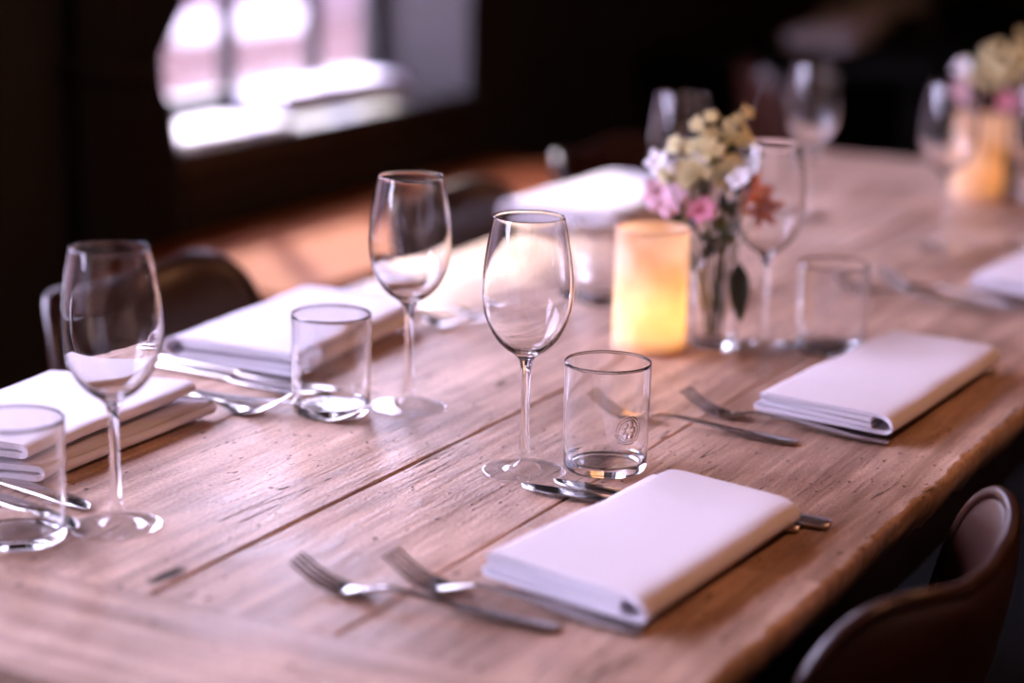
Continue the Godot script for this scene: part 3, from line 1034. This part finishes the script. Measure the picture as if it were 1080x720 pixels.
# a branching stem that carries the florets whose offset to the side lies within span
func spray(which: String, spots: Array, fork: Vector3, span: Vector2, base: Vector3, at: Vector3, k: float, tag: String) -> void:
	var rt := Vector3(0.883, 0, -0.469)
	var fw := Vector3(0.46, 0, 0.88)
	var f := thing("cream_flower_spray", "%s cream yellow flower spray of small blossoms, %s" % [which, tag], "flower", base, 0.0, "cream flower sprays")
	var crotch: Vector3 = at + rt * (fork.x * k) + Vector3(0, fork.y, 0) + fw * (fork.z * k) - base
	part(f, "stem", tube_mesh(stem_path(Vector3.ZERO, crotch), PackedFloat32Array([0.0012]), 6), M.stem_green)
	for q in spots:
		if q.x < span.x or q.x >= span.y:
			continue
		var h: Vector3 = at + rt * (q.x * k) + Vector3(0, q.y, 0) + fw * (q.z * k) - base
		part(f, "stalk", tube_mesh(PackedVector3Array([crotch, crotch.lerp(h, 0.6) + Vector3(0, 0.003, 0), h]), PackedFloat32Array([0.0007]), 5), M.leaf_light)
		var y: Vector3 = (fw * 0.9 + rt * (q.x + 0.013) * 18.0 + Vector3(0, 0.35 + (q.y - 0.196) * 14.0, 0)).normalized()
		var x := y.cross(Vector3(0.31, 0.22, 0.93)).normalized()
		var z := x.cross(y)
		var c := part(f, "floret", petals["eye"], M.pollen, h)
		c.basis = Basis(x, y, x.cross(y)).scaled_local(Vector3.ONE * 0.6)
		for wl in 2:
			for n in 5:
				var a := TAU * (n + wl * 0.5) / 5.0 + rng.randf() * 0.3
				var lean: float = (1.0 if wl == 0 else 0.55) + rng.randf_range(-0.15, 0.15)
				var out := Vector3(cos(a), 0, -sin(a))
				var up := (Vector3.UP * cos(lean) + out * sin(lean)).normalized()
				var outn := (out * cos(lean) - Vector3.UP * sin(lean)).normalized()
				var sc := 0.017 * rng.randf_range(0.85, 1.15) * (1.0 if wl == 0 else 0.75)
				var o := part(c, "petal", petals["round"], M.petal_cream)
				o.transform = Transform3D(Basis(outn, up, outn.cross(up)).scaled_local(Vector3(sc, sc, sc)), Vector3(0, 0.001, 0))

func vase(at: Vector3, label: String) -> void:
	var v := thing("glass_vase", label, "vase", at, 0.0, "small glass vases")
	var prof := smooth(PackedVector2Array([Vector2(0, 0.0015), Vector2(0.018, 0.001), Vector2(0.0225, 0.0), Vector2(0.0238, 0.003), Vector2(0.0238, 0.020), Vector2(0.0238, 0.070), Vector2(0.0225, 0.082), Vector2(0.0170, 0.092), Vector2(0.0150, 0.100), Vector2(0.0152, 0.110), Vector2(0.0170, 0.114), Vector2(0.0165, 0.1155), Vector2(0.0140, 0.112), Vector2(0.0132, 0.102), Vector2(0.0150, 0.093), Vector2(0.0208, 0.081), Vector2(0.0220, 0.068), Vector2(0.0220, 0.020), Vector2(0.0210, 0.009), Vector2(0.016, 0.0065), Vector2(0, 0.006)]), 4)
	part(v, "body", lathe_mesh(prof, 56), M.glass)

func bouquet(at: Vector3, tag: String, k: float) -> void:
	var foot := func() -> Vector3:
		return at + Vector3(rng.randf_range(-0.008, 0.008), 0.012, rng.randf_range(-0.008, 0.008))
	# directions: towards the viewer is (0.4, 0, 0.85); picture right is (0.88, 0, -0.47)
	var rt := Vector3(0.883, 0, -0.469)
	var fw := Vector3(0.46, 0, 0.88)
	var place := func(r: float, u: float, f: float) -> Vector3:
		return at + rt * (r * k) + Vector3(0, u, 0) + fw * (f * k)
	var spots := []
	for n in 34:
		var a := n * 2.399963
		var rr := sqrt((n + 0.5) / 34.0)
		spots.append(Vector3(-0.013 + 0.044 * rr * cos(a), 0.196 + 0.035 * rr * sin(a) + 0.006 * cos(a), 0.022 * (1.0 - rr * rr) - 0.004) + Vector3(rng.randf_range(-1, 1), rng.randf_range(-1, 1), rng.randf_range(-1.5, 1)) * 0.007)
	spots.append(Vector3(0.022, 0.240, 0.004))
	spots.append(Vector3(0.014, 0.232, 0.006))
	spray("tallest", spots, Vector3(0.004, 0.165, 0.0), Vector2(0.006, 9.0), foot.call(), at, k, tag)
	spray("middle", spots, Vector3(-0.014, 0.155, 0.004), Vector2(-0.018, 0.006), foot.call(), at, k, tag)
	spray("outermost", spots, Vector3(-0.030, 0.160, 0.0), Vector2(-9.0, -0.018), foot.call(), at, k, tag)
	for q in [[0.020, 0.176, 0.030, "among the cream blossoms"], [0.030, 0.184, 0.024, "beside the orange flower"], [-0.062, 0.188, 0.012, "at the edge of the bunch"]]:
		var hd: Vector3 = place.call(q[0], q[1], q[2])
		bloom("white_blossom", "bright white blossom %s %s" % [q[3], tag], "white blossoms", foot.call(), hd, fw * 0.8 + Vector3(-0.6, 0.5, 0), 0.017, 5, 2, 0.8, "petal_white", "round")
	for q in [[-0.018, 0.142, 0.030, 0.020, "petal_pink", "deep pink rounded"], [-0.058, 0.152, -0.010, 0.024, "petal_pale_pink", "pale pink loose"], [-0.046, 0.140, -0.024, 0.022, "petal_pale_pink", "pale pink low hanging"]]:
		var hd: Vector3 = place.call(q[0], q[1], q[2])
		bloom("pink_flower", "%s flower in the vase %s" % [q[5], tag], "pink flowers", foot.call(), hd, fw * 0.7 + rt * -0.3 + Vector3(0, 0.5, 0), q[3], 6, 3, 0.8, q[4], "round", 1)
	var ho: Vector3 = place.call(0.034, 0.154, -0.040)
	bloom("orange_flower", "burnt orange flower with long petals leaning from the vase " + tag, "orange flowers", foot.call(), ho, fw + Vector3(0.1, 0.5, 0), 0.026, 6, 1, 0.95, "petal_orange", "long")
	ho = place.call(0.046, 0.136, -0.036)
	bloom("orange_flower", "rust orange flower hanging lowest from the vase " + tag, "orange flowers", foot.call(), ho, fw + rt * 0.5 + Vector3(0, 0.1, 0), 0.024, 6, 1, 0.85, "petal_orange", "long")
	# leafy sprigs
	var sprigs := [[0.004, 0.150, 0.020, "short"], [0.020, 0.165, 0.010, "upright"], [-0.020, 0.160, 0.012, "broad"]]
	for q in sprigs:
		var b: Vector3 = foot.call()
		var hd: Vector3 = place.call(q[0], q[1], q[2])
		var f := thing("leafy_sprig", "%s dark green leafy sprig under the blossoms %s" % [q[3], tag], "foliage", b, 0.0, "leafy sprigs")
		var path := stem_path(Vector3.ZERO, hd - b)
		part(f, "stem", tube_mesh(path, PackedFloat32Array([0.0012]), 6), M.stem_green)
		for j in 9:
			var p: Vector3 = path[mini(path.size() - 1, 7 + int(j * 0.7))]
			var a := j * 2.4 + rng.randf()
			var up := Vector3(cos(a), rng.randf_range(-0.1, 0.7), sin(a)).normalized()
			var sd := up.cross(Vector3.UP).normalized()
			var o := part(f, "leaf", petals["leaf"], M.leaf_dark if j % 3 > 0 else M.leaf_light)
			o.transform = Transform3D(Basis(sd.cross(up), up, sd).orthonormalized().scaled_local(Vector3.ONE * rng.randf_range(0.020, 0.030)), p)

func build_bouquets() -> void:
	petals["round"] = petal_mesh(1.0, 0.42, 0.35, 0.25)
	petals["eye"] = lathe_mesh(PackedVector2Array([Vector2(0, -0.003), Vector2(0.003, -0.001), Vector2(0.0034, 0.002), Vector2(0.002, 0.005), Vector2(0, 0.006)]), 10)
	petals["long"] = petal_mesh(1.0, 0.24, 0.4, 0.5)
	petals["leaf"] = petal_mesh(1.0, 0.24, 0.25, 0.35)
	vase(Vector3(0.056, TOP, -1.930), "small clear glass vase beside the glowing candle holder")
	bouquet(Vector3(0.056, TOP, -1.930), "beside the nearer candle", 1.0)
	# one dark leaf hangs down beside the vase
	var lf := thing("hanging_leaf", "single dark green leaf hanging beside the small glass vase", "leaf", Vector3(0.0795, TOP + 0.115, -1.930))
	part(lf, "leaf_stalk", tube_mesh(smooth3(PackedVector3Array([Vector3(-0.022, -0.02, 0.0), Vector3(-0.012, 0.006, 0.003), Vector3(-0.002, -0.006, 0.006), Vector3(0.002, -0.028, 0.006)]), 5), PackedFloat32Array([0.001]), 6), M.stem_green)
	var bl := part(lf, "leaf_blade", petals["leaf"], M.leaf_dark)
	bl.transform = Transform3D(Basis(Vector3(0.46, 0, 0.88), Vector3(0.05, -1, 0.0), Vector3(-0.88, 0, 0.46)).orthonormalized().scaled_local(Vector3(0.058, 0.058, 0.045)), Vector3(0.002, -0.026, 0.006))
	var tw := thing("twig", "thin bare brown twig rising above the cream blossoms", "twig", Vector3(0.058, TOP + 0.012, -1.928))
	part(tw, "twig_stem", tube_mesh(smooth3(PackedVector3Array([Vector3(0, 0, 0), Vector3(0.006, 0.12, -0.008), Vector3(0.018, 0.215, -0.018), Vector3(0.034, 0.265, -0.026)]), 6), PackedFloat32Array([0.0012]), 6), M.twig_brown)
	vase(Vector3(0.075, TOP, -3.020), "small clear glass vase beside the farther candle holder")
	bouquet(Vector3(0.075, TOP, -3.020), "beside the farther candle", 1.35)
	# the far table: folded napkins, out of focus
	for q in [[-0.94, -5.10, "nearest"], [-1.06, -5.68, "middle"], [-1.20, -6.45, "farthest"]]:
		napkin(Vector3(q[0], TOP + 0.001, q[1]), 0.1, 0.17, 0.26, 0.004, 0.01, 2.2, 40, 0.0, "%s of the three bluish white napkins on the far table" % q[2])
	make_wine_glass(Vector3(-0.78, TOP, -5.45), "blurred wine glass standing on the far table")
	make_wine_glass(Vector3(-0.84, TOP, -5.56), "blurred wine glass farther back on the far table")

# ------------------------------------------------------------------ pendant lamps over the darker side of the room
func pendant(at: Vector3, label: String) -> void:
	var p := thing("pendant_lamp", label, "lamp", at, 0.0, "pendant lamps")
	part(p, "ceiling_rose", lathe_mesh(PackedVector2Array([Vector2(0, 0.45 - 0.035), Vector2(0.045, 0.45 - 0.03), Vector2(0.05, 0.45), Vector2(0, 0.45)]), 24), M.dark_frame)
	part(p, "cord", tube_mesh(PackedVector3Array([Vector3(0, 0.13, 0), Vector3(0, 0.42, 0)]), PackedFloat32Array([0.004]), 8), M.dark_frame)
	part(p, "shade", lathe_mesh(smooth(PackedVector2Array([Vector2(0.155, -0.02), Vector2(0.150, 0.03), Vector2(0.115, 0.085), Vector2(0.05, 0.12), Vector2(0.02, 0.135), Vector2(0.0, 0.138), Vector2(0.0, 0.132), Vector2(0.045, 0.115), Vector2(0.110, 0.08), Vector2(0.146, 0.03), Vector2(0.151, -0.02), Vector2(0.155, -0.02)]), 3), 40), M.dark_frame)
	part(p, "bulb", lathe_mesh(smooth(PackedVector2Array([Vector2(0, -0.045), Vector2(0.022, -0.036), Vector2(0.030, -0.015), Vector2(0.026, 0.008), Vector2(0.014, 0.03), Vector2(0.013, 0.05), Vector2(0, 0.052)]), 4), 20), M.bulb_glow)
	var l := OmniLight3D.new()
	l.name = "bulb_light"
	l.light_color = Color(1.0, 0.70, 0.50)
	l.light_energy = 0.6
	l.light_size = 0.03
	l.omni_range = 15.0
	l.omni_attenuation = 2.0
	l.shadow_enabled = true
	l.position = Vector3(0, -0.015, 0)
	p.add_child(l)

func build_lamps() -> void:
	pendant(Vector3(1.10, 2.25, -1.15), "dark pendant lamp with a warm bulb over the side away from the windows, nearer one")
	pendant(Vector3(1.10, 2.25, -2.75), "dark pendant lamp with a warm bulb over the side away from the windows, farther one")
